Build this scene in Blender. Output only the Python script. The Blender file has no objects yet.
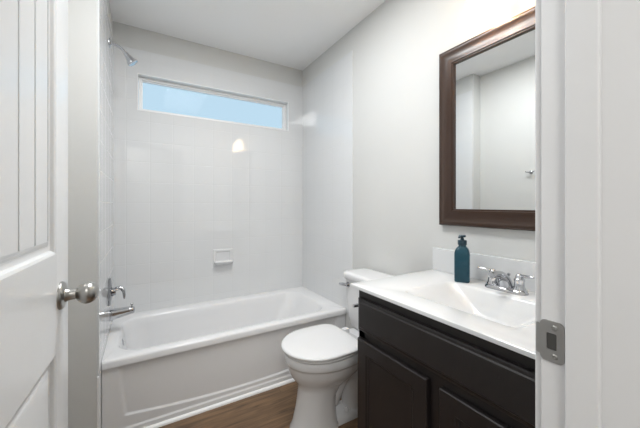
import bpy, bmesh, math
from mathutils import Vector, Matrix
PI = math.pi
S = bpy.context.scene
COL = S.collection

# ------------------------------------------------------------------ camera, sky, lights, exposure
cd = bpy.data.cameras.new('camera')
cd.sensor_width = 36.0
cd.lens = 36.0 * 295.687 / 640.0
cd.shift_y = -9.345 / 640.0
cd.clip_start = 0.01
cam = bpy.data.objects.new('camera', cd)
COL.objects.link(cam)
cam.location = (0, 0, 1.218)
cam.rotation_euler = (PI / 2, 0, -0.538)
S.camera = cam

w = bpy.data.worlds.new('sky')
S.world = w
w.use_nodes = True
bgn = w.node_tree.nodes['Background']
bgn.inputs['Color'].default_value = (0.325, 0.438, 0.535, 1)
bgn.inputs['Strength'].default_value = 1.0

def area_light(name, loc, size, watts, color, rot=(0, 0, 0), spread=PI):
    ld = bpy.data.lights.new(name, 'AREA')
    ld.shape = 'DISK'
    ld.size = size
    ld.energy = watts
    ld.color = color
    ld.spread = spread
    o = bpy.data.objects.new(name, ld)
    COL.objects.link(o)
    o.location = loc
    o.rotation_euler = rot
    return o

area_light('added_hall_fill', (-0.40, -1.00, 2.50), 0.60, 17.0, (1.0, 0.995, 0.97))  # added fill in the unseen hall, brightens the view through the doorway

bl = area_light('added_bath_fill', (0.44, 1.20, 2.525), 0.44, 14.5, (0.965, 0.988, 1.0))  # added fill panel overhead, out of view, to brighten the bathroom
bl.data.shape = 'RECTANGLE'
bl.data.size_y = 0.74

S.view_settings.view_transform = 'Standard'
S.view_settings.look = 'None'
S.view_settings.gamma = 1.0
S.view_settings.use_curve_mapping = False
S.view_settings.exposure = 0.78

# ------------------------------------------------------------------ materials
def lin(c):
    return tuple((v / 255 / 12.92 if v / 255 <= 0.04045 else ((v / 255 + 0.055) / 1.055) ** 2.4) for v in c) + (1.0,)

def new_mat(name):
    m = bpy.data.materials.new(name)
    m.use_nodes = True
    nt = m.node_tree
    return m, nt, nt.nodes['Principled BSDF']

def pmat(name, rgb, rough=0.5, metal=0.0, spec=0.5, noise=0.0, nscale=40.0, bump=0.0, bscale=200.0, coat=0.0, stretch=None):
    """plain material with a slight procedural colour mottle and bump"""
    m, nt, b = new_mat(name)
    b.inputs['Base Color'].default_value = lin(rgb)
    b.inputs['Roughness'].default_value = rough
    b.inputs['Metallic'].default_value = metal
    b.inputs['Specular IOR Level'].default_value = spec
    b.inputs['Coat Weight'].default_value = coat
    tc = nt.nodes.new('ShaderNodeTexCoord')
    src = tc.outputs['Object']
    if stretch:
        mp = nt.nodes.new('ShaderNodeMapping')
        mp.inputs['Scale'].default_value = stretch
        nt.links.new(src, mp.inputs['Vector'])
        src = mp.outputs['Vector']
    if noise > 0:
        n = nt.nodes.new('ShaderNodeTexNoise')
        n.inputs['Scale'].default_value = nscale
        n.inputs['Detail'].default_value = 4
        nt.links.new(src, n.inputs['Vector'])
        mx = nt.nodes.new('ShaderNodeMix')
        mx.data_type = 'RGBA'
        c = lin(rgb)
        mx.inputs['A'].default_value = tuple(v * (1 - noise) for v in c[:3]) + (1,)
        mx.inputs['B'].default_value = tuple(min(1, v * (1 + noise)) for v in c[:3]) + (1,)
        nt.links.new(n.outputs['Fac'], mx.inputs['Factor'])
        nt.links.new(mx.outputs['Result'], b.inputs['Base Color'])
    if bump > 0:
        n2 = nt.nodes.new('ShaderNodeTexNoise')
        n2.inputs['Scale'].default_value = bscale
        n2.inputs['Detail'].default_value = 3
        nt.links.new(src, n2.inputs['Vector'])
        bp = nt.nodes.new('ShaderNodeBump')
        bp.inputs['Strength'].default_value = bump
        bp.inputs['Distance'].default_value = 0.002
        nt.links.new(n2.outputs['Fac'], bp.inputs['Height'])
        nt.links.new(bp.outputs['Normal'], b.inputs['Normal'])
    return m

def math_node(nt, op, a, b=None):
    n = nt.nodes.new('ShaderNodeMath')
    n.operation = op
    for i, v in enumerate((a, b)):
        if v is None:
            continue
        if isinstance(v, (int, float)):
            n.inputs[i].default_value = v
        else:
            nt.links.new(v, n.inputs[i])
    return n.outputs[0]

def tile_mat(name, axis, off_h, off_v, period=0.1524, rgb=(222, 223, 224)):
    m, nt, b = new_mat(name)
    b.inputs['Roughness'].default_value = 0.035
    b.inputs['Specular IOR Level'].default_value = 0.85
    tc = nt.nodes.new('ShaderNodeTexCoord')
    sp = nt.nodes.new('ShaderNodeSeparateXYZ')
    nt.links.new(tc.outputs['Object'], sp.inputs[0])
    def groove(sock, off):
        a = math_node(nt, 'SUBTRACT', sock, off)
        a = math_node(nt, 'DIVIDE', a, period)
        a = math_node(nt, 'FRACT', a)
        a = math_node(nt, 'SUBTRACT', a, 0.5)
        a = math_node(nt, 'ABSOLUTE', a)            # 0.5 at the joint
        a = math_node(nt, 'SUBTRACT', 0.5, a)       # 0 at the joint
        r = nt.nodes.new('ShaderNodeMapRange')
        r.interpolation_type = 'SMOOTHSTEP'
        r.inputs['From Min'].default_value = 0.004
        r.inputs['From Max'].default_value = 0.016
        nt.links.new(a, r.inputs['Value'])
        return r.outputs[0]
    h = groove(sp.outputs[axis], off_h)
    v = groove(sp.outputs['Z'], off_v)
    f = math_node(nt, 'MINIMUM', h, v)
    mx = nt.nodes.new('ShaderNodeMix')
    mx.data_type = 'RGBA'
    c = lin(rgb)
    mx.inputs['A'].default_value = tuple(x * 0.985 for x in c[:3]) + (1,)
    mx.inputs['B'].default_value = c
    nt.links.new(f, mx.inputs['Factor'])
    nt.links.new(mx.outputs['Result'], b.inputs['Base Color'])
    wv = nt.nodes.new('ShaderNodeTexNoise')         # the slight waviness of a moulded panel
    wv.inputs['Scale'].default_value = 5.0
    nt.links.new(tc.outputs['Object'], wv.inputs['Vector'])
    hh = math_node(nt, 'ADD', f, math_node(nt, 'MULTIPLY', wv.outputs['Fac'], 0.22))
    bp = nt.nodes.new('ShaderNodeBump')
    bp.inputs['Strength'].default_value = 0.5
    bp.inputs['Distance'].default_value = 0.0012
    nt.links.new(hh, bp.inputs['Height'])
    nt.links.new(bp.outputs['Normal'], b.inputs['Normal'])
    return m

def wood_floor_mat():
    m, nt, b = new_mat('wood_plank_floor')
    b.inputs['Roughness'].default_value = 0.42
    tc = nt.nodes.new('ShaderNodeTexCoord')
    br = nt.nodes.new('ShaderNodeTexBrick')
    br.offset = 0.37
    br.inputs['Scale'].default_value = 1.0
    br.inputs['Brick Width'].default_value = 1.22
    br.inputs['Row Height'].default_value = 0.178
    br.inputs['Mortar Size'].default_value = 0.0012
    br.inputs['Mortar Smooth'].default_value = 0.3
    br.inputs['Color1'].default_value = lin((126, 100, 74))
    br.inputs['Color2'].default_value = lin((100, 78, 57))
    br.inputs['Mortar'].default_value = lin((58, 45, 35))
    nt.links.new(tc.outputs['Object'], br.inputs['Vector'])
    mp = nt.nodes.new('ShaderNodeMapping')
    mp.inputs['Scale'].default_value = (1.6, 17.0, 1.0)
    nt.links.new(tc.outputs['Object'], mp.inputs['Vector'])
    n = nt.nodes.new('ShaderNodeTexNoise')
    n.inputs['Scale'].default_value = 3.0
    n.inputs['Detail'].default_value = 8
    n.inputs['Distortion'].default_value = 0.9
    nt.links.new(mp.outputs['Vector'], n.inputs['Vector'])
    cr = nt.nodes.new('ShaderNodeValToRGB')
    cr.color_ramp.elements[0].position = 0.32
    cr.color_ramp.elements[0].color = (0.50, 0.47, 0.45, 1)
    cr.color_ramp.elements[1].position = 0.68
    cr.color_ramp.elements[1].color = (1.25, 1.22, 1.18, 1)
    nt.links.new(n.outputs['Fac'], cr.inputs['Fac'])
    mx = nt.nodes.new('ShaderNodeMix')
    mx.data_type = 'RGBA'
    mx.blend_type = 'MULTIPLY'
    mx.inputs['Factor'].default_value = 1.0
    nt.links.new(br.outputs['Color'], mx.inputs['A'])
    nt.links.new(cr.outputs['Color'], mx.inputs['B'])
    nt.links.new(mx.outputs['Result'], b.inputs['Base Color'])
    bp = nt.nodes.new('ShaderNodeBump')
    bp.inputs['Strength'].default_value = 0.25
    bp.inputs['Distance'].default_value = 0.001
    nt.links.new(n.outputs['Fac'], bp.inputs['Height'])
    nt.links.new(bp.outputs['Normal'], b.inputs['Normal'])
    return m

def glass_pane_mat():
    m, nt, b = new_mat('window_glass')
    out = nt.nodes['Material Output']
    tr = nt.nodes.new('ShaderNodeBsdfTransparent')
    tr.inputs['Color'].default_value = (0.97, 0.985, 0.98, 1)
    gl = nt.nodes.new('ShaderNodeBsdfGlossy')
    gl.inputs['Roughness'].default_value = 0.01
    fr = nt.nodes.new('ShaderNodeFresnel')
    fr.inputs['IOR'].default_value = 1.08
    mx = nt.nodes.new('ShaderNodeMixShader')
    nt.links.new(fr.outputs[0], mx.inputs[0])
    nt.links.new(tr.outputs[0], mx.inputs[1])
    nt.links.new(gl.outputs[0], mx.inputs[2])
    nt.links.new(mx.outputs[0], out.inputs['Surface'])
    return m

def lamp_glass_mat(name, rgb, emit):
    m, nt, b = new_mat(name)
    b.inputs['Base Color'].default_value = lin(rgb)
    b.inputs['Roughness'].default_value = 0.3
    b.inputs['Transmission Weight'].default_value = 0.2
    b.inputs['Emission Color'].default_value = lin(rgb)
    b.inputs['Emission Strength'].default_value = emit
    return m

def bottle_glass_mat():
    m, nt, b = new_mat('teal_bottle_glass')
    b.inputs['Roughness'].default_value = 0.12
    b.inputs['Transmission Weight'].default_value = 0.55
    b.inputs['IOR'].default_value = 1.35
    tc = nt.nodes.new('ShaderNodeTexCoord')
    sp = nt.nodes.new('ShaderNodeSeparateXYZ')
    nt.links.new(tc.outputs['Object'], sp.inputs[0])
    cr = nt.nodes.new('ShaderNodeValToRGB')
    n = nt.nodes.new('ShaderNodeTexNoise')
    n.inputs['Scale'].default_value = 30
    nt.links.new(tc.outputs['Object'], n.inputs['Vector'])
    nt.links.new(n.outputs['Fac'], cr.inputs['Fac'])
    cr.color_ramp.elements[0].color = lin((36, 76, 92))
    cr.color_ramp.elements[1].color = lin((54, 102, 118))
    nt.links.new(cr.outputs['Color'], b.inputs['Base Color'])
    return m

M = {}
M['paint'] = pmat('wall_paint', (209, 209, 207), 0.75, noise=0.012, nscale=3, bump=0.10, bscale=260)
M['ceiling'] = pmat('ceiling_paint', (248, 248, 248), 0.9, noise=0.012, nscale=3, bump=0.2, bscale=160)
M['trim'] = pmat('semigloss_trim_paint', (226, 226, 227), 0.32, noise=0.008, nscale=4, bump=0.04, bscale=90)
M['door'] = pmat('door_paint', (228, 229, 230), 0.26, noise=0.008, nscale=4, bump=0.04, bscale=120)
M['tile_back'] = tile_mat('back_surround_tile', 'X', 0.0438, 0.0136)
M['tile_side'] = tile_mat('side_surround_tile', 'Y', 0.0660, 0.0136)
M['acrylic'] = pmat('tub_acrylic', (229, 229, 230), 0.12, noise=0.006, nscale=3)
M['apron'] = pmat('apron_acrylic', (226, 226, 227), 0.22, noise=0.006, nscale=3)
M['ceramic'] = pmat('white_vitreous_china', (222, 222, 223), 0.07, noise=0.006, nscale=4, coat=0.3)
M['seat'] = pmat('toilet_seat_plastic', (222, 222, 223), 0.16, noise=0.006, nscale=4)
M['marble'] = pmat('cultured_marble', (216, 217, 218), 0.10, noise=0.01, nscale=6, coat=0.2)
M['chrome'] = pmat('polished_chrome', (196, 197, 200), 0.06, metal=1.0, noise=0.02, nscale=20)
M['plate_chrome'] = pmat('dulled_chrome', (150, 151, 154), 0.16, metal=1.0, noise=0.03, nscale=30)
M['nickel'] = pmat('satin_nickel', (176, 174, 170), 0.30, metal=1.0, noise=0.04, nscale=60)
M['dull_nickel'] = pmat('dull_nickel', (172, 171, 169), 0.42, metal=0.85, noise=0.05, nscale=60)
M['hole_shade'] = pmat('painted_recess_shade', (70, 69, 67), 0.8, noise=0.05)  # dark colour painted in place of shade inside the latch hole
M['espresso'] = pmat('espresso_wood', (33, 29, 29), 0.33, noise=0.16, nscale=9, bump=0.05, bscale=30, stretch=(1, 3, 0.35))
M['espresso_in'] = pmat('espresso_carcass', (30, 26, 26), 0.5, noise=0.1, nscale=9)
M['bronze'] = pmat('bronze_mirror_frame', (56, 37, 26), 0.28, noise=0.18, nscale=14, bump=0.05, bscale=50, coat=0.1, stretch=(1, 0.5, 0.5))
M['mirror'] = pmat('mirror_silver', (236, 238, 238), 0.008, metal=1.0)
M['floor'] = wood_floor_mat()
M['glass'] = glass_pane_mat()
M['vinyl'] = pmat('white_vinyl', (240, 240, 240), 0.35, noise=0.005)
M['shade'] = lamp_glass_mat('frosted_lamp_glass', (255, 238, 208), 2.5)
M['bulb'] = lamp_glass_mat('lit_bulb', (255, 249, 243), 70.0)
M['teal'] = bottle_glass_mat()
M['pump'] = pmat('dark_pump_plastic', (36, 62, 74), 0.3, noise=0.05)
M['caulk'] = pmat('white_caulk', (240, 240, 240), 0.4, noise=0.01)

# ------------------------------------------------------------------ mesh helpers
def add_box(bm, x0, x1, y0, y1, z0, z1, bev=0.0, seg=2):
    t = bmesh.new()
    bmesh.ops.create_cube(t, size=1.0)
    for v in t.verts:
        v.co = Vector((x0 + (v.co.x + .5) * (x1 - x0), y0 + (v.co.y + .5) * (y1 - y0), z0 + (v.co.z + .5) * (z1 - z0)))
    if bev > 0:
        bmesh.ops.bevel(t, geom=list(t.edges), offset=bev, segments=seg, affect='EDGES', profile=0.7)
    merge(bm, t)

def merge(bm, t, mtx=None):
    t.verts.index_update()
    vm = []
    for v in t.verts:
        vm.append(bm.verts.new(mtx @ v.co if mtx else v.co))
    for f in t.faces:
        try:
            bm.faces.new([vm[v.index] for v in f.verts])
        except ValueError:
            pass
    t.free()

def add_loft(bm, loops, cap0=True, cap1=True, closed_rings=True):
    rings = [[bm.verts.new(p) for p in lp] for lp in loops]
    n = len(rings[0])
    for a, b in zip(rings[:-1], rings[1:]):
        for i in range(n if closed_rings else n - 1):
            j = (i + 1) % n
            try:
                bm.faces.new((a[i], a[j], b[j], b[i]))
            except ValueError:
                pass
    if cap0:
        bm.faces.new(list(reversed(rings[0])))
    if cap1:
        bm.faces.new(rings[-1])
    return rings

def axis_matrix(origin, axis):
    z = Vector(axis).normalized()
    return Matrix.Translation(Vector(origin)) @ z.to_track_quat('Z', 'Y').to_matrix().to_4x4()

def add_lathe(bm, prof, origin=(0, 0, 0), axis=(0, 0, 1), seg=32, cap0=True, cap1=True):
    mt = axis_matrix(origin, axis)
    loops = []
    for r, h in prof:
        loops.append([mt @ Vector((r * math.cos(2 * PI * i / seg), r * math.sin(2 * PI * i / seg), h)) for i in range(seg)])
    add_loft(bm, loops, cap0, cap1)

def bez(p0, p1, p2, p3, n=12):
    out = []
    for i in range(n + 1):
        t = i / n
        out.append(Vector(p0) * (1 - t) ** 3 + 3 * Vector(p1) * t * (1 - t) ** 2 + 3 * Vector(p2) * t * t * (1 - t) + Vector(p3) * t ** 3)
    return out

def add_tube(bm, pts, radii, seg=16, flat=1.0, up=(0, 0, 1)):
    pts = [Vector(p) for p in pts]
    if not isinstance(radii, (list, tuple)):
        radii = [radii] * len(pts)
    if len(radii) != len(pts):
        k = len(pts) - 1
        radii = [radii[0] + (radii[-1] - radii[0]) * i / k for i in range(k + 1)]
    loops = []
    side = None
    for i, p in enumerate(pts):
        t = (pts[min(i + 1, len(pts) - 1)] - pts[max(i - 1, 0)]).normalized()
        if side is None:
            u = Vector(up)
            if abs(t.dot(u)) > 0.95:
                u = Vector((0, 1, 0)) if abs(t.y) < 0.9 else Vector((1, 0, 0))
            side = t.cross(u).normalized()
        side = (side - t * side.dot(t)).normalized()
        top = side.cross(t).normalized()
        r = radii[i]
        loops.append([p + side * (r * math.cos(2 * PI * k / seg)) + top * (r * flat * math.sin(2 * PI * k / seg)) for k in range(seg)])
    add_loft(bm, loops)

def rrect(cx, cy, hx, hy, r, z, n=6):
    """rounded rectangle loop, constant vertex count"""
    r = min(r, hx - 1e-5, hy - 1e-5)
    pts = []
    for sx, sy, a0 in ((1, 1, 0), (-1, 1, PI / 2), (-1, -1, PI), (1, -1, 3 * PI / 2)):
        for i in range(n + 1):
            a = a0 + PI / 2 * i / n
            pts.append(Vector((cx + sx * (hx - r) + r * math.cos(a), cy + sy * (hy - r) + r * math.sin(a), z)))
    return pts

def add_frame(bm, mapf, a0, a1, b0, b1, prof, close=False):
    """mitred profile swept round a rectangle; prof = [(inset, height)...]; mapf(a,b,h) -> point"""
    loops = []
    for d, h in prof:
        loops.append([Vector(mapf(a, b, h)) for a, b in ((a0 + d, b0 + d), (a1 - d, b0 + d), (a1 - d, b1 - d), (a0 + d, b1 - d))])
    if close:
        loops.append([p.copy() for p in loops[0]])
    add_loft(bm, loops, False, False)

def add_holed_slab(bm, mapf, a0, a1, b0, b1, ha0, ha1, hb0, hb1, h0, h1):
    o = [(a0, b0), (a1, b0), (a1, b1), (a0, b1)]
    i = [(ha0, hb0), (ha1, hb0), (ha1, hb1), (ha0, hb1)]
    O0 = [bm.verts.new(mapf(a, b, h0)) for a, b in o]
    I0 = [bm.verts.new(mapf(a, b, h0)) for a, b in i]
    O1 = [bm.verts.new(mapf(a, b, h1)) for a, b in o]
    I1 = [bm.verts.new(mapf(a, b, h1)) for a, b in i]
    for k in range(4):
        j = (k + 1) % 4
        bm.faces.new((O0[k], O0[j], I0[j], I0[k]))
        bm.faces.new((O1[j], O1[k], I1[k], I1[j]))
        bm.faces.new((O0[j], O0[k], O1[k], O1[j]))
        bm.faces.new((I0[k], I0[j], I1[j], I1[k]))

def world_of(o):
    m = Matrix.Identity(4)
    while o is not None:
        m = (Matrix.Translation(o.location) @ o.rotation_euler.to_matrix().to_4x4()) @ m
        o = o.parent
    return m

def obj(name, bm, mat, parent=None, smooth=False, angle=None, local=False, base=None, bev=0.0):
    """link a bmesh (written in world coordinates unless local) as one mesh object"""
    bmesh.ops.remove_doubles(bm, verts=bm.verts, dist=1e-6)
    bmesh.ops.recalc_face_normals(bm, faces=bm.faces)
    me = bpy.data.meshes.new(name)
    if base is not None:
        bm.transform(Matrix.Translation(-Vector(base)))
    elif parent is not None and not local:
        bm.transform(world_of(parent).inverted())
    if angle is not None:
        for e in bm.edges:
            if len(e.link_faces) == 2 and e.calc_face_angle(0) > math.radians(angle):
                e.smooth = False
    bm.to_mesh(me)
    bm.free()
    o = bpy.data.objects.new(name, me)
    COL.objects.link(o)
    if base is not None:
        o.location = base
    me.materials.append(mat)
    if smooth:
        for p in me.polygons:
            p.use_smooth = True
    if parent is not None:
        o.parent = parent
    if bev > 0:
        md = o.modifiers.new('bevel', 'BEVEL')
        md.width = bev
        md.segments = 2
        md.limit_method = 'ANGLE'
    return o

def tag(o, label=None, cat=None, kind=None, group=None):
    if label: o['label'] = label
    if cat: o['category'] = cat
    if kind: o['kind'] = kind
    if group: o['group'] = group
    return o

def thing(name, label, cat, loc=(0, 0, 0), rotz=0.0, kind=None, group=None):
    o = bpy.data.objects.new(name, None)
    COL.objects.link(o)
    o.empty_display_size = 0.05
    o.location = loc
    o.rotation_euler = (0, 0, rotz)
    return tag(o, label, cat, kind, group)

def box_obj(name, x0, x1, y0, y1, z0, z1, mat, parent=None, bev=0.0, local=False):
    bm = bmesh.new()
    add_box(bm, x0, x1, y0, y1, z0, z1, bev)
    return obj(name, bm, mat, parent, smooth=bev > 0, angle=30 if bev > 0 else None, local=local)

# ------------------------------------------------------------------ the place: measures (metres)
XL, XR = -0.184, 1.340          # tiled faces of the alcove
YB = 2.579                      # tiled back wall
YT = 1.775                      # front edge of the tile
YR, ZR = 1.852, 0.418           # tub rim
ZC, ZT = 2.537, 2.371           # ceiling, top of the tile
XW = -0.312                     # left wall of the room
YD = 0.220                      # room face of the wall with the doorway
TT = 0.008                      # tile thickness
XRW = XR + 0.003                # right painted wall, nearly flush with the tile
JX = 0.531                      # strike side jamb face
DW = 0.762                      # door opening
JL = JX - DW

# ------------------------------------------------------------------ room shell
def struct(name, bm_or_box, mat, label):
    if isinstance(bm_or_box, tuple):
        bm = bmesh.new()
        add_box(bm, *bm_or_box)
    else:
        bm = bm_or_box
    return tag(obj(name, bm, mat), label, None, 'structure')

HX0, HX1, HY0 = -1.1, 1.5, -1.55
struct('floor', (HX0 - .1, XRW + .1 + .2, HY0 - .1, YB + .2, -0.08, 0.0), M['floor'], 'brown wood plank floor in front of the tub')
struct('ceiling', (HX0 - .1, XRW + .1 + .2, HY0 - .1, YB + .2, ZC, ZC + 0.1), M['ceiling'], 'white painted ceiling over the whole bathroom')
# back wall with the window hole
WX0, WX1, WZ0, WZ1 = -0.038, 1.190, 1.921, 2.194
bm = bmesh.new()
add_holed_slab(bm, lambda a, b, h: (a, h, b), XW - .12, XRW + .12, 0, ZC, WX0, WX1, WZ0, WZ1, YB + TT, YB + TT + .15)
struct('wall_back', bm, M['paint'], 'pale painted band of back wall above the tiles')
struct('wall_right', (XRW, XRW + .12, YD - .115, YB + TT, 0, ZC), M['paint'], 'pale painted wall behind the vanity, mirror and toilet')
struct('wall_left', (XW - .12, XW, YD - .115, YB + TT, 0, ZC), M['paint'], 'painted wall behind the open door, seen in the mirror')
struct('wall_alcove_left', (XW, XL - TT, YT - .010, YB + TT, 0, ZC), M['paint'], 'grey painted stub wall between open door and tub')
# tile faces
bm = bmesh.new()
add_holed_slab(bm, lambda a, b, h: (a, h, b), XL - TT, XR + .003, ZR - .03, ZT, WX0, WX1, WZ0, WZ1, YB, YB + TT)
struct('wall_tile_back', bm, M['tile_back'], 'white glossy tiled wall under and around the window')
bm = bmesh.new()
add_box(bm, XL - TT, XL, YT, YB, ZR - .03, ZT, 0.0025)
struct('wall_tile_left', bm, M['tile_side'], 'white glossy tiled wall carrying the shower head and tub spout')
bm = bmesh.new()
add_box(bm, XR, XRW + .0005, YT, YB, ZR - .03, ZT, 0.001)
struct('wall_tile_right', bm, M['tile_side'], 'white glossy tiled wall at the foot end of the tub')
# strips of tile below the rim, in front of the tub's end
box_obj('trim_1', XL - TT + .0005, XL - .001, YT - .009, YR + .004, 0, ZR - .03, M['caulk'])['kind'] = 'structure'
bpy.data.objects['trim_1']['label'] = 'white corner strip at left end of the tub apron'
# doorway wall
struct('wall_doorway_right', (JX + .02, XRW, YD - .115, YD, 0, ZC), M['paint'], 'painted wall right of the doorway')
struct('wall_doorway_left', (XW, JL - .02, YD - .115, YD, 0, ZC), M['paint'], 'painted wall left of the doorway')
struct('wall_doorway_header', (JL - .02, JX + .02, YD - .115, YD, 2.06, ZC), M['paint'], 'painted wall above the doorway')
# hall behind the camera
struct('wall_hall_back', (HX0, HX1, HY0 - .1, HY0, 0, ZC), M['paint'], 'hall wall facing the bathroom doorway')
struct('wall_hall_left', (HX0 - .1, HX0, HY0 - .1, YD - .115, 0, ZC), M['paint'], 'hall wall on the left')
struct('wall_hall_right', (HX1, HX1 + .1, HY0 - .1, YD - .115, 0, ZC), M['paint'], 'hall wall on the right')
struct('wall_hall_front', (HX0, XW, YD - .115 - .0, YD - .015, 0, ZC), M['paint'], 'hall wall left of the bathroom doorway')
struct('wall_hall_corner', (XRW, HX1, YD - .115, YD - .015, 0, ZC), M['paint'], 'hall wall right of the bathroom doorway')

# window
win = thing('window_1', 'long narrow window of plain sky high in the tiled back wall', None, ((WX0 + WX1) / 2, YB + .07, WZ0), 0, 'structure')
bm = bmesh.new()       # white lining of the reveal
rp = lambda a, b, h: (a, YB + h, b)
add_frame(bm, rp, WX0, WX1, WZ0, WZ1, [(-.001, -.002), (.004, -.002), (.004, .075), (-.001, .075)], close=True)
obj('window_lining', bm, M['vinyl'], win)
bm = bmesh.new()
add_frame(bm, rp, WX0 + .006, WX1 - .006, WZ0 + .006, WZ1 - .006, [(0, .05), (.014, .05), (.018, .053), (.018, .064), (.026, .066), (.026, .09), (0, .09)], close=True)
obj('window_frame', bm, M['vinyl'], win)
box_obj('window_pane', WX0 + .028, WX1 - .028, YB + .074, YB + .078, WZ0 + .028, WZ1 - .028, M['glass'], win)

# door frame with stop and strike plate
YJ0, YJ1 = YD - .120, YD - .001
jamb = thing('trim_2', 'white painted door frame beside the camera, at right edge', None, (JX, YD, 0), 0, 'structure')
bm = bmesh.new()
add_box(bm, JX, JX + .019, YJ0, YJ1, 0, 2.055, .0018)
add_box(bm, JL - .019, JL, YJ0, YJ1, 0, 2.055, .0018)
add_box(bm, JL - .019, JX + .019, YJ0, YJ1, 2.055, 2.074, .0018)
obj('jamb', bm, M['trim'], jamb, True, 30)
bm = bmesh.new()
SY0, SY1, SX = YD - .0725, YD - .0355, .0115
add_box(bm, JX - SX, JX - .0002, SY0, SY1, 0, 2.055, .003, 3)
add_box(bm, JL + .0002, JL + SX, SY0, SY1, 0, 2.055, .003, 3)
add_box(bm, JL + SX + .0003, JX - SX - .0003, SY0, SY1, 2.055 - SX, 2.0548, .002)
obj('door_stop', bm, M['trim'], jamb, True, 30)
bm = bmesh.new()
def casing(bm, x0, x1, z0, z1):
    add_box(bm, x0, x1, YD + .0003, YD + .010, z0, z1, .004, 3)
casing(bm, JX + .006, JX + .063, 0, 2.125)
casing(bm, JL - .063, JL - .006, 0, 2.125)
casing(bm, JL - .0055, JX + .0055, 2.061, 2.125)
obj('casing', bm, M['trim'], jamb, True, 30)
# strike plate: rounded plate with a latch hole and a curled lip
PZ0, PZ1, PY0, PY1 = .980, 1.042, .1885, .2195
zc = (PZ0 + PZ1) / 2
bm = bmesh.new()
cy_, hy_, hz_ = (PY0 + PY1) / 2, (PY1 - PY0) / 2, (PZ1 - PZ0) / 2
def yz(loop, x):
    return [Vector((x, p.x, p.y)) for p in loop]
HYC, HHY, HHZ = .2045, .0065, .0125
o0 = yz(rrect(cy_, zc, hy_, hz_, .007, 0), JX - .0018)
o1 = yz(rrect(cy_, zc, hy_, hz_, .007, 0), JX + .0002)
i0 = yz(rrect(HYC, zc, HHY, HHZ, .002, 0), JX - .0018)
i1 = yz(rrect(HYC, zc, HHY, HHZ, .002, 0), JX + .0002)
add_loft(bm, [o1, o0, i0, i1], False, False)
lip = []
for k in range(7):
    a = (PI / 2) * k / 6 * 0.8
    lip.append((JX - .0018 + .006 * (1 - math.cos(a)), PY1 - .001 + .009 * math.sin(a)))
for (x0, y0), (x1, y1) in zip(lip[:-1], lip[1:]):
    v = [bm.verts.new(q) for q in ((x0, y0, PZ0 + .008), (x1, y1, PZ0 + .008), (x1, y1, PZ1 - .008), (x0, y0, PZ1 - .008))]
    bm.faces.new(v)
    v = [bm.verts.new(q) for q in ((x0 + .0015, y0 - .0008, PZ0 + .008), (x0 + .0015, y0 - .0008, PZ1 - .008), (x1 + .0015, y1 - .0008, PZ1 - .008), (x1 + .0015, y1 - .0008, PZ0 + .008))]
    bm.faces.new(v)
strike = obj('strike_plate', bm, M['dull_nickel'], jamb)
strike['label'] = 'nickel strike plate with two screws'
bm = bmesh.new()
add_box(bm, JX - .0006, JX - .0001, HYC - HHY, HYC + HHY, zc - HHZ, zc + HHZ)  # flat dark sheet, the hole's shade is put into its colour
obj('latch_hole_shade', bm, M['hole_shade'], strike)
for dz in (-.0215, .0215):
    bm = bmesh.new()
    add_lathe(bm, [(.0040, 0), (.0040, .0006), (.0032, .0016), (.0016, .0017), (.0013, .0006)], (JX - .0017, HYC - .004, zc + dz), (-1, 0, 0), 20)
    obj('screw', bm, M['nickel'], strike, True, 40)

# ------------------------------------------------------------------ open door
ang = math.radians(90 - 2.35)
door = thing('door_1', 'open white panelled door with round nickel knob at left edge', None, (JL, YD, 0), ang, 'structure')
T = .035
DL, DH = .757, 2.03
fy = -T                                   # the face the camera sees
bm = bmesh.new()
x0, x1 = .003, DL
PXA, PXB = .134, DL - .097                 # panel openings
UZ0, UZ1, LZ0, LZ1 = 1.103, 1.90, .22, .885
add_box(bm, x0, x1, fy + .016, -.0002, .012, DH)                 # core
for a, b, c, d in ((x0, PXA, .012, DH), (PXB, x1, .012, DH)):
    add_box(bm, a, b, fy, fy + .018, c, d, .0012)
for c, d in ((.012, LZ0), (LZ1, UZ0), (UZ1, DH)):
    add_box(bm, PXA - .002, PXB + .002, fy, fy + .018, c, d)
obj('door_slab', bm, M['door'], door, True, 25, local=True)
mp_ = lambda a, b, h: (a, fy + h, b)
for nm, z0, z1 in (('upper_panel', UZ0, UZ1), ('lower_panel', LZ0, LZ1)):
    bm = bmesh.new()
    add_frame(bm, mp_, PXA, PXB, z0, z1, [(-.001, .0), (.004, .0002), (.009, .0025), (.013, .0075), (.018, .0095), (.024, .0095), (.030, .0065), (.036, .0050)])
    if nm == 'upper_panel':
        n = 6
        wpl = (PXB - PXA - .072) / n
        for k in range(n):
            a = PXA + .036 + k * wpl
            # plank with V-groove edges
            pr = [(a, .0120), (a + .0012, .0120), (a + .0034, .0050), (a + wpl - .0034, .0050), (a + wpl - .0012, .0120), (a + wpl, .0120)]
            for (p, h), (q, g) in zip(pr[:-1], pr[1:]):
                bm.faces.new([bm.verts.new(v) for v in (mp_(p, z0 + .036, h), mp_(q, z0 + .036, g), mp_(q, z1 - .036, g), mp_(p, z1 - .036, h))])
    else:
        bm.faces.new([bm.verts.new(mp_(a, b, .0050)) for a, b in ((PXA + .036, z0 + .036), (PXB - .036, z0 + .036), (PXB - .036, z1 - .036), (PXA + .036, z1 - .036))])
    obj(nm, bm, M['door'], door, True, 22, local=True)
KX, KZ = DL - .064, 1.004
bm = bmesh.new()
add_lathe(bm, [(.0325, 0), (.0325, .003), (.030, .0065), (.024, .008), (.0165, .0095), (.0145, .013), (.0125, .020), (.0125, .030)], (KX, fy, KZ), (0, -1, 0), 36, cap1=False)
rose = obj('door_knob', bm, M['nickel'], door, True, 45, local=True)
rose['label'] = 'round satin nickel door knob'
bm = bmesh.new()
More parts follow.
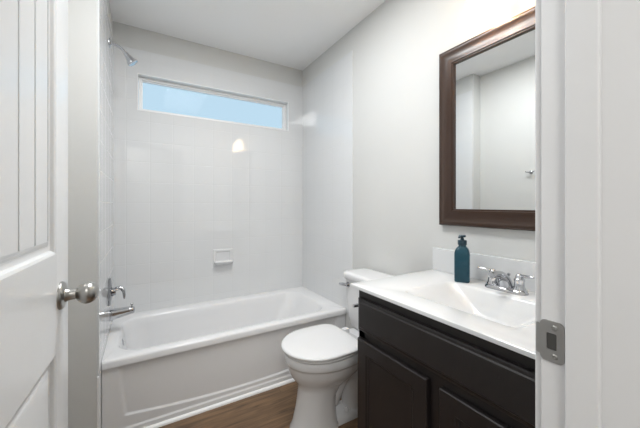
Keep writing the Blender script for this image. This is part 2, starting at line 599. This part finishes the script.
prof = [(.0125, .029), (.0135, .0305), (.0165, .032)]
for k in range(1, 15):
    a = -PI / 2 + PI * k / 14
    if a < -0.75:
        continue
    prof.append((.0262 * math.cos(a) if k < 14 else .0008, .051 + .0225 * math.sin(a)))
add_lathe(bm, prof, (KX, fy, KZ), (0, -1, 0), 40)
obj('knob_ball', bm, M['nickel'], rose, True, 50, local=True)
box_obj('latch_plate', DL - .0002, DL + .0012, fy + .005, -.005, KZ - .029, KZ + .029, M['nickel'], door, local=True)

# ------------------------------------------------------------------ bathtub
tub = thing('bathtub', 'white alcove bathtub with panelled apron under the tiled walls', 'bathtub', ((XL + XR) / 2, (YR + YB) / 2, 0))
G = .0008
X0, X1, Y0, Y1 = XL + G, XR - G, YR, YB - G
cx, cy, hx, hy = (X0 + X1) / 2, (Y0 + Y1) / 2, (X1 - X0) / 2, (Y1 - Y0) / 2
bm = bmesh.new()
def ring(xa, xb, ya, yb, r, z):
    return rrect((xa + xb) / 2, (ya + yb) / 2, (xb - xa) / 2, (yb - ya) / 2, r, z, 10)
IA, IB, IC, ID = XL + .062, XR - .115, YR + .078, YB - .095
loops = [
    ring(X0, X1, Y0 + .012, Y1, .004, ZR - .045),
    ring(X0, X1, Y0, Y1, .004, ZR - .040),
    ring(X0, X1, Y0, Y1, .004, ZR - .012),
    ring(X0, X1, Y0 + .0035, Y1, .004, ZR - .0035),
    ring(X0, X1, Y0 + .012, Y1, .004, ZR),
    ring(IA - .014, IB + .014, IC - .014, ID + .014, .145, ZR),
    ring(IA - .004, IB + .004, IC - .004, ID + .004, .138, ZR - .004),
    ring(IA + .003, IB - .004, IC + .003, ID - .003, .132, ZR - .014),
    ring(IA + .012, IB - .03, IC + .012, ID - .010, .13, ZR - .06),
    ring(IA + .030, IB - .10, IC + .026, ID - .026, .125, ZR - .18),
    ring(IA + .050, IB - .17, IC + .042, ID - .042, .12, ZR - .275),
    ring(IA + .075, IB - .215, IC + .065, ID - .065, .11, ZR - .312),
    ring(IA + .120, IB - .28, IC + .11, ID - .11, .09, ZR - .325),
]
add_loft(bm, loops, False, True)
obj('basin', bm, M['acrylic'], tub, True, 50)
# apron: a fine relief grid with the bowed recessed panel
bm = bmesh.new()
AY = YR + .009
NX, NZ = 220, 90
ZA = ZR - .039
def smooth(t):
    t = max(0.0, min(1.0, t))
    return t * t * (3 - 2 * t)
PL, PR_ = XL + .083, XR - .083
grid = []
for j in range(NZ + 1):
    z = ZA * j / NZ
    row = []
    for i in range(NX + 1):
        x = X0 + (X1 - X0) * i / NX
        q = (x - (PL + PR_) / 2) / ((PR_ - PL) / 2)
        zb = .071 + .044 * q * q
        xl = PL + .03 * (1 - min(1, z / .3)) 
        e = min(x - xl, (PR_ - .03 * (1 - min(1, z / .3))) - x, z - zb)
        d = .007 * smooth((e + .006) / .012)
        d -= .006 * smooth((.048 - z) / .010)
        row.append(bm.verts.new((x, AY + d, z)))
    grid.append(row)
for j in range(NZ):
    for i in range(NX):
        bm.faces.new((grid[j][i], grid[j][i + 1], grid[j + 1][i + 1], grid[j + 1][i]))
obj('apron', bm, M['apron'], tub, True)
bm = bmesh.new()
add_lathe(bm, [(.0005, .006), (.012, .006), (.019, .0045), (.022, .002), (.022, 0)], (IA + .0105, 2.215, .362), (.97, 0, .24), 28)
ov = obj('overflow_plate', bm, M['chrome'], tub, True, 50)
bm = bmesh.new()
add_lathe(bm, [(.036, 0), (.036, .002), (.030, .005), (.012, .006), (.0005, .006)], (IA + .24, 2.215, ZR - .3255), (0, 0, 1), 28)
obj('drain', bm, M['chrome'], tub, True, 50)
# quarter round strip at the floor
bm = bmesh.new()
pr = [(0, 0), (0, .017)] + [(.015 * math.sin(a), .017 * math.cos(a)) for a in [PI / 2 * k / 6 for k in range(1, 7)]]
loops = []
for x in (XL - TT, XR - .001):
    loops.append([Vector((x, YR + .0025 - d, z)) for d, z in pr])
add_loft(bm, loops)
tag(obj('trim_3', bm, M['caulk'], None, True, 40), 'thin white strip along the floor under the tub apron', None, 'structure')

# ------------------------------------------------------------------ soap dish on the back wall
sd = thing('soap_dish', 'white ceramic soap dish set in the tiled back wall', 'soap dish', (.5775, YB, .767))
bm = bmesh.new()
SXa, SXb, SZa, SZb = .499, .657, .700, .842
mp2 = lambda a, b, h: (a, YB - h, b)
add_frame(bm, mp2, SXa, SXb, SZa, SZb, [(0, 0), (0, .006), (.004, .010), (.016, .011), (.022, .008), (.026, .003)])
bm.faces.new([bm.verts.new(mp2(a, b, .003)) for a, b in ((SXa + .026, SZa + .026), (SXb - .026, SZa + .026), (SXb - .026, SZb - .026), (SXa + .026, SZb - .026))])
obj('back_plate', bm, M['ceramic'], sd, True, 35)
bm = bmesh.new()
loops = []
for z, out, ins in ((.712, .010, .018), (.716, .030, .010), (.728, .048, .005), (.740, .055, .003), (.744, .053, .004)):
    loops.append(rrect((SXa + SXb) / 2, YB - .005 - out / 2, (SXb - SXa) / 2 - ins, out / 2 + .004, .018, z, 6))
loops.append(rrect((SXa + SXb) / 2, YB - .005 - .024, (SXb - SXa) / 2 - .013, .021, .014, .743, 6))
loops.append(rrect((SXa + SXb) / 2, YB - .005 - .024, (SXb - SXa) / 2 - .018, .016, .012, .732, 6))
add_loft(bm, loops)
obj('tray', bm, M['ceramic'], sd, True, 50)

# ------------------------------------------------------------------ shower and tub fittings on the left tile
FY = 2.245
sh = thing('shower_fixture', 'small chrome shower head on a bent arm above the tub', 'shower head', (XL, FY, 2.222))
bm = bmesh.new()
add_lathe(bm, [(.030, 0), (.030, .002), (.026, .007), (.014, .011), (.010, .012)], (XL, FY, 2.222), (1, 0, 0), 28)
obj('flange', bm, M['chrome'], sh, True, 50)
bm = bmesh.new()
arm = bez((XL + .004, FY, 2.222), (XL + .045, FY, 2.222), (XL + .066, FY, 2.208), (XL + .088, FY, 2.176), 14)
add_tube(bm, arm, .0085, 14)
obj('shower_arm', bm, M['chrome'], sh, True, 60)
bm = bmesh.new()
dr = (arm[-1] - arm[-3]).normalized()
dr = Vector((.60, 0, -.80))
add_lathe(bm, [(.008, -.010), (.013, -.008), (.0155, .002), (.0145, .010), (.017, .014), (.020, .028), (.029, .050), (.033, .058), (.033, .064), (.030, .066), (.0005, .064)], arm[-1], dr, 28)
obj('spray_head', bm, M['chrome'], sh, True, 45)

vv = thing('shower_valve', 'chrome lever handle on a round plate above the tub spout', 'shower valve', (XL, FY, .676))
bm = bmesh.new()
add_lathe(bm, [(.087, 0), (.087, .004), (.081, .009), (.045, .014), (.030, .015), (.028, .020), (.024, .034), (.018, .036), (.0005, .036)], (XL, FY, .676), (1, 0, 0), 40)
obj('escutcheon', bm, M['plate_chrome'], vv, True, 40)
bm = bmesh.new()
lv = bez((XL + .030, FY, .686), (XL + .066, FY, .706), (XL + .082, FY - .01, .690), (XL + .080, FY - .015, .625), 14)
add_tube(bm, lv, [.013] * 5 + [.011] * 5 + [.0085] * 3 + [.007, .004], 14)
obj('lever', bm, M['chrome'], vv, True, 60)

sp = thing('tub_spout', 'chrome tub spout with a diverter knob over the tub', 'tub spout', (XL, FY - .005, .535))
bm = bmesh.new()
loops = []
for dx, hw, zt, zb in ((0, .031, .566, .504), (.008, .032, .567, .503), (.03, .030, .566, .506), (.07, .0265, .567, .514), (.105, .0235, .568, .521), (.125, .022, .567, .523), (.134, .018, .563, .526), (.1365, .012, .558, .532)):
    zc_, hz = (zt + zb) / 2, (zt - zb) / 2
    loops.append([Vector((XL + dx, FY - .005 + p.x, zc_ + p.y)) for p in rrect(0, 0, hw, hz, .016, 0, 5)])
add_loft(bm, loops)
spo = obj('spout_body', bm, M['chrome'], sp, True, 50)
bm = bmesh.new()
add_lathe(bm, [(.004, 0), (.004, .012), (.0085, .015), (.0085, .021), (.005, .024), (.0005, .024)], (XL + .120, FY - .005, .565), (0, 0, 1), 18)
obj('diverter_knob', bm, M['chrome'], sp, True, 50)

# ------------------------------------------------------------------ toilet
TY = 1.405
toi = thing('toilet', 'white toilet with closed lid between the tub and vanity', 'toilet', (1.0, TY, 0))
def egg(xf, xb, hw, z, n=48, xm=None, pw=2.6):
    """egg outline: rounded front at xf (-X), squarer back at xb"""
    if xm is None:
        xm = xf + (xb - xf) * .50
    pts = []
    for i in range(n):
        a = 2 * PI * i / n
        c, s = math.cos(a), math.sin(a)
        if c < 0:
            pts.append(Vector((xm + (xm - xf) * c, TY + hw * s, z)))
        else:
            e = 2.0 / pw
            pts.append(Vector((xm + (xb - xm) * abs(c) ** e, TY + hw * (abs(s) ** e) * (1 if s >= 0 else -1), z)))
    return pts
bm = bmesh.new()
loops = [
    egg(.664, .930, .114, 0.0), egg(.664, .930, .114, .022), egg(.672, .925, .107, .034), egg(.680, .922, .101, .06),
    egg(.698, .915, .096, .13), egg(.708, .918, .095, .19), egg(.712, .95, .099, .235),
    egg(.706, 1.00, .108, .262), egg(.692, 1.03, .124, .282), egg(.672, 1.06, .147, .310), egg(.659, 1.08, .162, .340), egg(.652, 1.09, .169, .368), egg(.650, 1.095, .171, .380),
    egg(.642, 1.10, .180, .384), egg(.639, 1.10, .183, .390), egg(.639, 1.10, .183, .424), egg(.645, 1.095, .177, .430), egg(.70, 1.05, .125, .430),
]
add_loft(bm, loops)
# rear foot and the trapway bulge
loops = []
for z, hw, xb in ((0, .062, 1.13), (.03, .062, 1.13), (.045, .055, 1.125), (.055, .040, 1.12)):
    loops.append(rrect((.86 + xb) / 2, TY, (xb - .86) / 2, hw, .03, z, 6))
add_loft(bm, loops)
tr_ = [Vector((.84, TY, .13))] + bez((.90, TY, .14), (.95, TY, .30), (1.03, TY, .31), (1.05, TY, .17), 12) + [Vector((1.05, TY, .03))]
add_tube(bm, tr_, [.060, .064, .066, .068, .070, .070, .070, .068, .066, .064, .062, .060, .058, .056, .055], 20)
# shelf that carries the tank
loops = []
for z, hw, xa in ((.30, .075, 1.02), (.345, .095, 1.01), (.385, .115, 1.02), (.424, .120, 1.03)):
    loops.append(rrect((xa + 1.315) / 2, TY, (1.315 - xa) / 2, hw, .035, z, 6))
add_loft(bm, loops)
obj('bowl', bm, M['ceramic'], toi, True, 60)
for sy in (-1, 1):
    bm = bmesh.new()
    add_lathe(bm, [(.014, 0), (.014, .006), (.010, .016), (.0005, .020)], (.985, TY + sy * .045, .054), (0, 0, 1), 18)
    obj('bolt_cap', bm, M['seat'], toi, True, 60)
bm = bmesh.new()
add_loft(bm, [egg(.640, 1.055, .180, .4315), egg(.634, 1.06, .186, .4360), egg(.634, 1.06, .186, .4440), egg(.640, 1.055, .181, .4485)])
obj('seat', bm, M['seat'], toi, True, 60)
bm = bmesh.new()
add_loft(bm, [egg(.628, 1.024, .187, .4515, pw=5), egg(.622, 1.028, .192, .455, pw=5), egg(.622, 1.028, .192, .463, pw=5), egg(.626, 1.025, .188, .4675, pw=5),
              egg(.637, 1.016, .178, .470, pw=4.6), egg(.72, .97, .11, .4725, pw=4)])
obj('lid', bm, M['seat'], toi, True, 60)
for sy in (-1, 1):
    bm = bmesh.new()
    add_box(bm, 1.045, 1.085, TY + sy * .075 - .018, TY + sy * .075 + .018, .4305, .4590, .006, 3)
    obj('hinge', bm, M['seat'], toi, True, 40)
bm = bmesh.new()
loops = []
for z, xa, hw, r in ((.425, 1.165, .150, .03), (.442, 1.152, .160, .03), (.50, 1.143, .170, .03), (.62, 1.137, .178, .03), (.742, 1.132, .184, .03)):
    loops.append(rrect((xa + 1.318) / 2, TY, (1.318 - xa) / 2, hw, r, z, 8))
add_loft(bm, loops)
tank = obj('tank', bm, M['ceramic'], toi, True, 50)
bm = bmesh.new()
loops = []
for z, d in ((.7425, .004), (.746, 0), (.772, 0), (.780, .004), (.7845, .013), (.786, .03)):
    loops.append(rrect((1.112 + 1.326) / 2, TY, (1.326 - 1.112) / 2 - d, .196 - d, .045, z, 8))
add_loft(bm, loops)
obj('tank_lid', bm, M['ceramic'], toi, True, 50)
bm = bmesh.new()
add_lathe(bm, [(.017, 0), (.017, .006), (.013, .012), (.011, .020), (.0005, .021)], (1.134, TY + .138, .703), (-1, 0, 0), 20)
add_tube(bm, [(1.121, TY + .138, .703), (1.117, TY + .150, .7035), (1.112, TY + .175, .702), (1.108, TY + .198, .699)], [.008, .010, .011, .0085], 12)
fl = obj('flush_lever', bm, M['chrome'], toi, True, 50)
fl['label'] = 'chrome flush lever'

# ------------------------------------------------------------------ vanity
VX, VY0, VY1, VZ = .800, .226, 1.011, .860
van = thing('vanity_cabinet', 'dark espresso vanity cabinet beside the toilet', 'vanity cabinet', (1.07, .63, 0))
bm = bmesh.new()
for ya in (VY0, VY1 - .016):
    add_box(bm, VX + .02, XRW - .002, ya, ya + .016, .10, VZ - .0005)
    add_box(bm, VX + .07, XRW - .002, ya, ya + .016, 0, .10)
add_box(bm, VX + .02, XRW - .002, VY0 + .016, VY1 - .016, .10, .116)
add_box(bm, XRW - .008, XRW - .002, VY0 + .016, VY1 - .016, .116, VZ - .0005)
add_box(bm, VX + .07, VX + .086, VY0 + .016, VY1 - .016, 0, .10)
obj('carcass', bm, M['espresso_in'], van)
bm = bmesh.new()
def fbox(y0, y1, z0, z1):
    add_box(bm, VX, VX + .0195, y0, y1, z0, z1)
fbox(VY0, VY1, VZ - .045, VZ - .0005)
fbox(VY0, VY1, .10, .14)
fbox(VY0, VY1, .648, .705)
fbox(VY1 - .040, VY1, .14, VZ - .045)
fbox(VY0, VY0 + .040, .14, VZ - .045)
fbox(.58, .658, .14, .648)
obj('face_frame', bm, M['espresso'], van)
def front(name, y0, y1, z0, z1, shaker):
    bm = bmesh.new()
    f = VX - .0195
    mpf = lambda a, b, h: (f + h, a, b)
    if shaker:
        w_ = .056
        prof = [(0, .019), (0, .003), (.003, 0), (w_ - .002, 0), (w_, .002), (w_ + .004, .0045), (w_ + .007, .0045), (w_ + .010, .009)]
        k = w_ + .010
    else:
        prof = [(0, .019), (0, .006), (.004, .0045), (.012, .0035), (.016, .0), (.018, 0)]
        k = .018
    add_frame(bm, mpf, y0, y1, z0, z1, prof)
    h = prof[-1][1]
    bm.faces.new([bm.verts.new(mpf(a, b, h)) for a, b in ((y0 + k, z0 + k), (y1 - k, z0 + k), (y1 - k, z1 - k), (y0 + k, z1 - k))])
    bm.faces.new([bm.verts.new(mpf(a, b, .019)) for a, b in ((y0, z0), (y1, z0), (y1, z1), (y0, z1))])
    return obj(name, bm, M['espresso'], van)
front('drawer_front', VY0 + .012, VY1 - .012, .688, .822, False)
front('cabinet_door', .642, .999, .125, .654, True)
front('cabinet_door', .238, .594, .125, .654, True)

TZ = .873
top = thing('countertop', 'white cultured marble vanity countertop with an integral sink', 'countertop', (1.06, .635, VZ))
TX0, TX1, TY0_, TY1_ = .777, XRW - .001, .2215, 1.046
bm = bmesh.new()
def vr(xa, xb, ya, yb, r, z):
    return rrect((xa + xb) / 2, (ya + yb) / 2, (xb - xa) / 2, (yb - ya) / 2, r, z, 8)
SKX0, SKX1, SKY0, SKY1 = .893, 1.192, .425, .852
loops = [
    vr(TX0, TX1, TY0_, TY1_, .003, VZ), vr(TX0, TX1, TY0_, TY1_, .003, TZ - .003), vr(TX0 + .001, TX1, TY0_, TY1_ - .001, .003, TZ - .0008), vr(TX0 + .004, TX1 - .004, TY0_ + .004, TY1_ - .004, .003, TZ),
    vr(SKX0 - .006, SKX1 + .006, SKY0 - .006, SKY1 + .006, .040, TZ),
    vr(SKX0, SKX1, SKY0, SKY1, .036, TZ - .002),
    vr(SKX0 + .006, SKX1 - .006, SKY0 + .010, SKY1 - .012, .034, TZ - .010),
    vr(SKX0 + .020, SKX1 - .020, SKY0 + .07, SKY1 - .08, .034, TZ - .055),
    vr(SKX0 + .032, SKX1 - .034, SKY0 + .12, SKY1 - .135, .034, TZ - .092),
    vr(SKX0 + .045, SKX1 - .05, SKY0 + .14, SKY1 - .16, .03, TZ - .104),
    vr(SKX0 + .09, SKX1 - .095, SKY0 + .175, SKY1 - .195, .02, TZ - .108),
]
add_loft(bm, loops, False, True)
obj('counter', bm, M['marble'], top, True, 35)
bm = bmesh.new()
add_box(bm, XRW - .021, XRW - .001, TY0_, TY1_, TZ + .0002, .990, .003, 3)
obj('backsplash', bm, M['marble'], top, True, 30)
bm = bmesh.new()
add_lathe(bm, [(.022, 0), (.022, .002), (.018, .004), (.0005, .005)], (1.045, .635, TZ - .1078), (0, 0, 1), 24)
obj('drain', bm, M['chrome'], top, True, 50)

# faucet
CZ = TZ + .0003
FX, FYc = 1.253, .640
fa = thing('sink_faucet', 'chrome two handle faucet behind the vanity sink', 'faucet', (FX, FYc, CZ))
bm = bmesh.new()
loops = [rrect(FX, FYc, hx_, hy_, hx_, z, 8) for hx_, hy_, z in ((.029, .081, CZ), (.029, .081, CZ + .006), (.025, .077, CZ + .013), (.018, .070, CZ + .017))]
add_loft(bm, loops)
obj('base_plate', bm, M['chrome'], fa, True, 40)
bm = bmesh.new()
s_ = bez((FX + .004, FYc, CZ + .012), (FX - .008, FYc, CZ + .060), (FX - .045, FYc, CZ + .078), (FX - .104, FYc, CZ + .072), 16)
add_tube(bm, s_, [.029, .0275, .026, .0245, .023, .0215, .020, .019, .018, .017, .016, .015, .0145, .014, .0138, .0135, .013], 18)
add_lathe(bm, [(.0115, 0), (.0115, .014), (.0095, .016)], (FX - .094, FYc, CZ + .067), (-.15, 0, -1), 18)
obj('spout', bm, M['chrome'], fa, True, 50)
for sy in (1, -1):
    hy0 = FYc + sy * .0508
    bm = bmesh.new()
    add_lathe(bm, [(.0225, .012), (.0225, .020), (.0185, .026), (.0165, .045), (.0185, .050), (.0185, .056), (.0145, .060), (.013, .068), (.011, .073), (.006, .0765), (.0005, .077)], (FX, hy0, CZ), (0, 0, 1), 26)
    hb = obj('handle', bm, M['chrome'], fa, True, 40)
    bm = bmesh.new()
    add_tube(bm, [(FX - .002, hy0 + sy * .002, CZ + .066), (FX - .006, hy0 + sy * .018, CZ + .071), (FX - .010, hy0 + sy * .034, CZ + .072), (FX - .013, hy0 + sy * .050, CZ + .0735), (FX - .014, hy0 + sy * .056, CZ + .074)], [.007, .0062, .0056, .0062, .0035], 12)
    obj('lever', bm, M['chrome'], hb, True, 50)
bm = bmesh.new()
add_lathe(bm, [(.003, .0), (.003, .045), (.0065, .048), (.0065, .055), (.0005, .058)], (FX + .0235, FYc, CZ + .010), (0, 0, 1), 14)
obj('lift_rod', bm, M['chrome'], fa, True, 50)

# soap bottle
BX, BY = 1.232, .815
so = thing('soap_bottle', 'dark teal glass soap bottle with pump beside the sink', 'soap bottle', (BX, BY, CZ), math.radians(30))
bm = bmesh.new()
hb_ = .031
loops = [rrect(0, 0, hb_ - .004, hb_ - .004, .006, 0, 5), rrect(0, 0, hb_, hb_, .008, .005, 5), rrect(0, 0, hb_, hb_, .008, .128, 5), rrect(0, 0, hb_ - .002, hb_ - .002, .009, .138, 5),
         rrect(0, 0, .025, .025, .012, .148, 5), rrect(0, 0, .018, .018, .013, .155, 5), rrect(0, 0, .0155, .0155, .0154, .158, 5), rrect(0, 0, .0155, .0155, .0154, .164, 5)]
add_loft(bm, loops)
obj('bottle', bm, M['teal'], so, True, 50, local=True)
bm = bmesh.new()
add_lathe(bm, [(.0185, .1645), (.0190, .166), (.0190, .182), (.0175, .185), (.009, .186), (.008, .187), (.0075, .194)], (0, 0, 0), (0, 0, 1), 28)
add_lathe(bm, [(.0055, .193), (.0055, .198), (.013, .1985), (.0145, .2015), (.0145, .2065), (.0125, .2085), (.0005, .209)], (0, 0, 0), (0, 0, 1), 24)
add_tube(bm, [(.004, 0, .203), (-.010, .004, .2035), (-.022, .008, .2025), (-.030, .011, .199)], [.0065, .0062, .0055, .0045], 12)
obj('pump', bm, M['pump'], so, True, 45, local=True)

# ------------------------------------------------------------------ mirror
MY0, MY1, MZ0, MZ1 = .270, 1.003, 1.113, 1.999
mi = thing('wall_mirror', 'large mirror in a wide dark bronze frame over the vanity', 'mirror', (XRW, .633, MZ0))
mpm = lambda a, b, h: (XRW - .001 - h, a, b)
bm = bmesh.new()
prof = [(0, 0), (0, .020), (.003, .026), (.010, .029), (.018, .0285), (.022, .026), (.030, .0235), (.042, .0225), (.054, .0235), (.064, .0265), (.070, .0275), (.0745, .0265), (.076, .0225), (.0775, .0225), (.080, .0235), (.083, .0225), (.084, .014), (.084, .006)]
add_frame(bm, mpm, MY0, MY1, MZ0, MZ1, prof)
obj('frame', bm, M['bronze'], mi, True, 32)
bm = bmesh.new()
add_box(bm, XRW - .0135, XRW - .010, MY0 + .078, MY1 - .078, MZ0 + .078, MZ1 - .078)
obj('mirror_glass', bm, M['mirror'], mi)

# ------------------------------------------------------------------ vanity light
vl = thing('vanity_light', 'vanity wall light with cream glass shades over the mirror', 'wall light', (XRW, .615, 2.20))
bm = bmesh.new()
add_box(bm, XRW - .022, XRW - .0005, .535, .695, 2.150, 2.250, .006, 3)
obj('back_plate', bm, M['nickel'], vl, True, 35)
for yy in (.722, .508):
    bm = bmesh.new()
    sg = 1 if yy > .6 else -1
    add_tube(bm, bez((XRW - .02, .615 + sg * .04, 2.20), (XRW - .075, .615 + sg * .05, 2.20), (1.24, yy - sg * .01, 2.26), (1.24, yy, 2.215), 12), .008, 12)
    add_lathe(bm, [(.022, 0), (.026, -.012), (.026, -.03)], (1.24, yy, 2.222), (0, 0, 1), 24)
    obj('arm', bm, M['nickel'], vl, True, 50)
    bm = bmesh.new()
    add_lathe(bm, [(.030, .135), (.040, .125), (.048, .10), (.053, .06), (.056, .0), (.0525, .0), (.0495, .06), (.0445, .10), (.037, .121), (.029, .131)], (1.24, yy, 2.057), (0, 0, 1), 36, False, False)
    shd = obj('lamp_shade', bm, M['shade'], vl, True, 50)
    shd['label'] = 'cream frosted glass shade, lit'
    bm = bmesh.new()
    pb = []
    for k in range(1, 13):
        a = -PI / 2 + PI * k / 12 * .86
        pb.append((.024 * math.cos(a), .024 * math.sin(a)))
    pb.append((.012, .045)); pb.append((.012, .06))
    add_lathe(bm, [(.001, -.024)] + pb, (1.24, yy, 2.125), (0, 0, 1), 22)
    obj('light_bulb', bm, M['bulb'], vl, True, 60)

# ------------------------------------------------------------------ small fittings
rh = thing('robe_hook', 'chrome robe hook on the left wall, reflected in the mirror', 'robe hook', (XW, 1.30, 1.508))
bm = bmesh.new()
add_lathe(bm, [(.016, 0), (.016, .004), (.012, .008), (.007, .010), (.006, .026)], (XW, 1.30, 1.508), (1, 0, 0), 24)
obj('flange', bm, M['chrome'], rh, True, 45)
bm = bmesh.new()
add_tube(bm, bez((XW + .026, 1.336, 1.514), (XW + .032, 1.32, 1.504), (XW + .032, 1.28, 1.504), (XW + .026, 1.264, 1.514), 12), [.0048] * 13, 12)
obj('hook', bm, M['chrome'], rh, True, 50)

tp = thing('toilet_paper_holder', 'chrome toilet paper holder post on the side of the vanity', 'paper holder', (.865, VY1, .752))
bm = bmesh.new()
add_lathe(bm, [(.022, 0), (.022, .004), (.016, .010), (.009, .013), (.0085, .070)], (.885, VY1 - .0006, .752), (0, 1, 0), 24)
obj('post', bm, M['chrome'], tp, True, 45)
bm = bmesh.new()
add_tube(bm, [(.915, VY1 + .070, .752), (.87, VY1 + .074, .752), (.846, VY1 + .076, .752), (.828, VY1 + .078, .752)], [.0070, .0070, .0085, .0075], 12)
obj('bar', bm, M['chrome'], tp, True, 50)

# baseboards
def base(name, x0, x1, y0, y1, label):
    bm = bmesh.new()
    add_box(bm, x0, x1, y0, y1, 0, .085, .003)
    tag(obj(name, bm, M['trim'], None, True, 30), label, None, 'structure')
base('baseboard_right', XRW - .012, XRW - .0003, VY1 + .002, YT + .06, 'white baseboard behind the toilet')
base('baseboard_left', XW + .0003, XW + .012, YD + .02, YT - .012, 'white baseboard behind the open door')
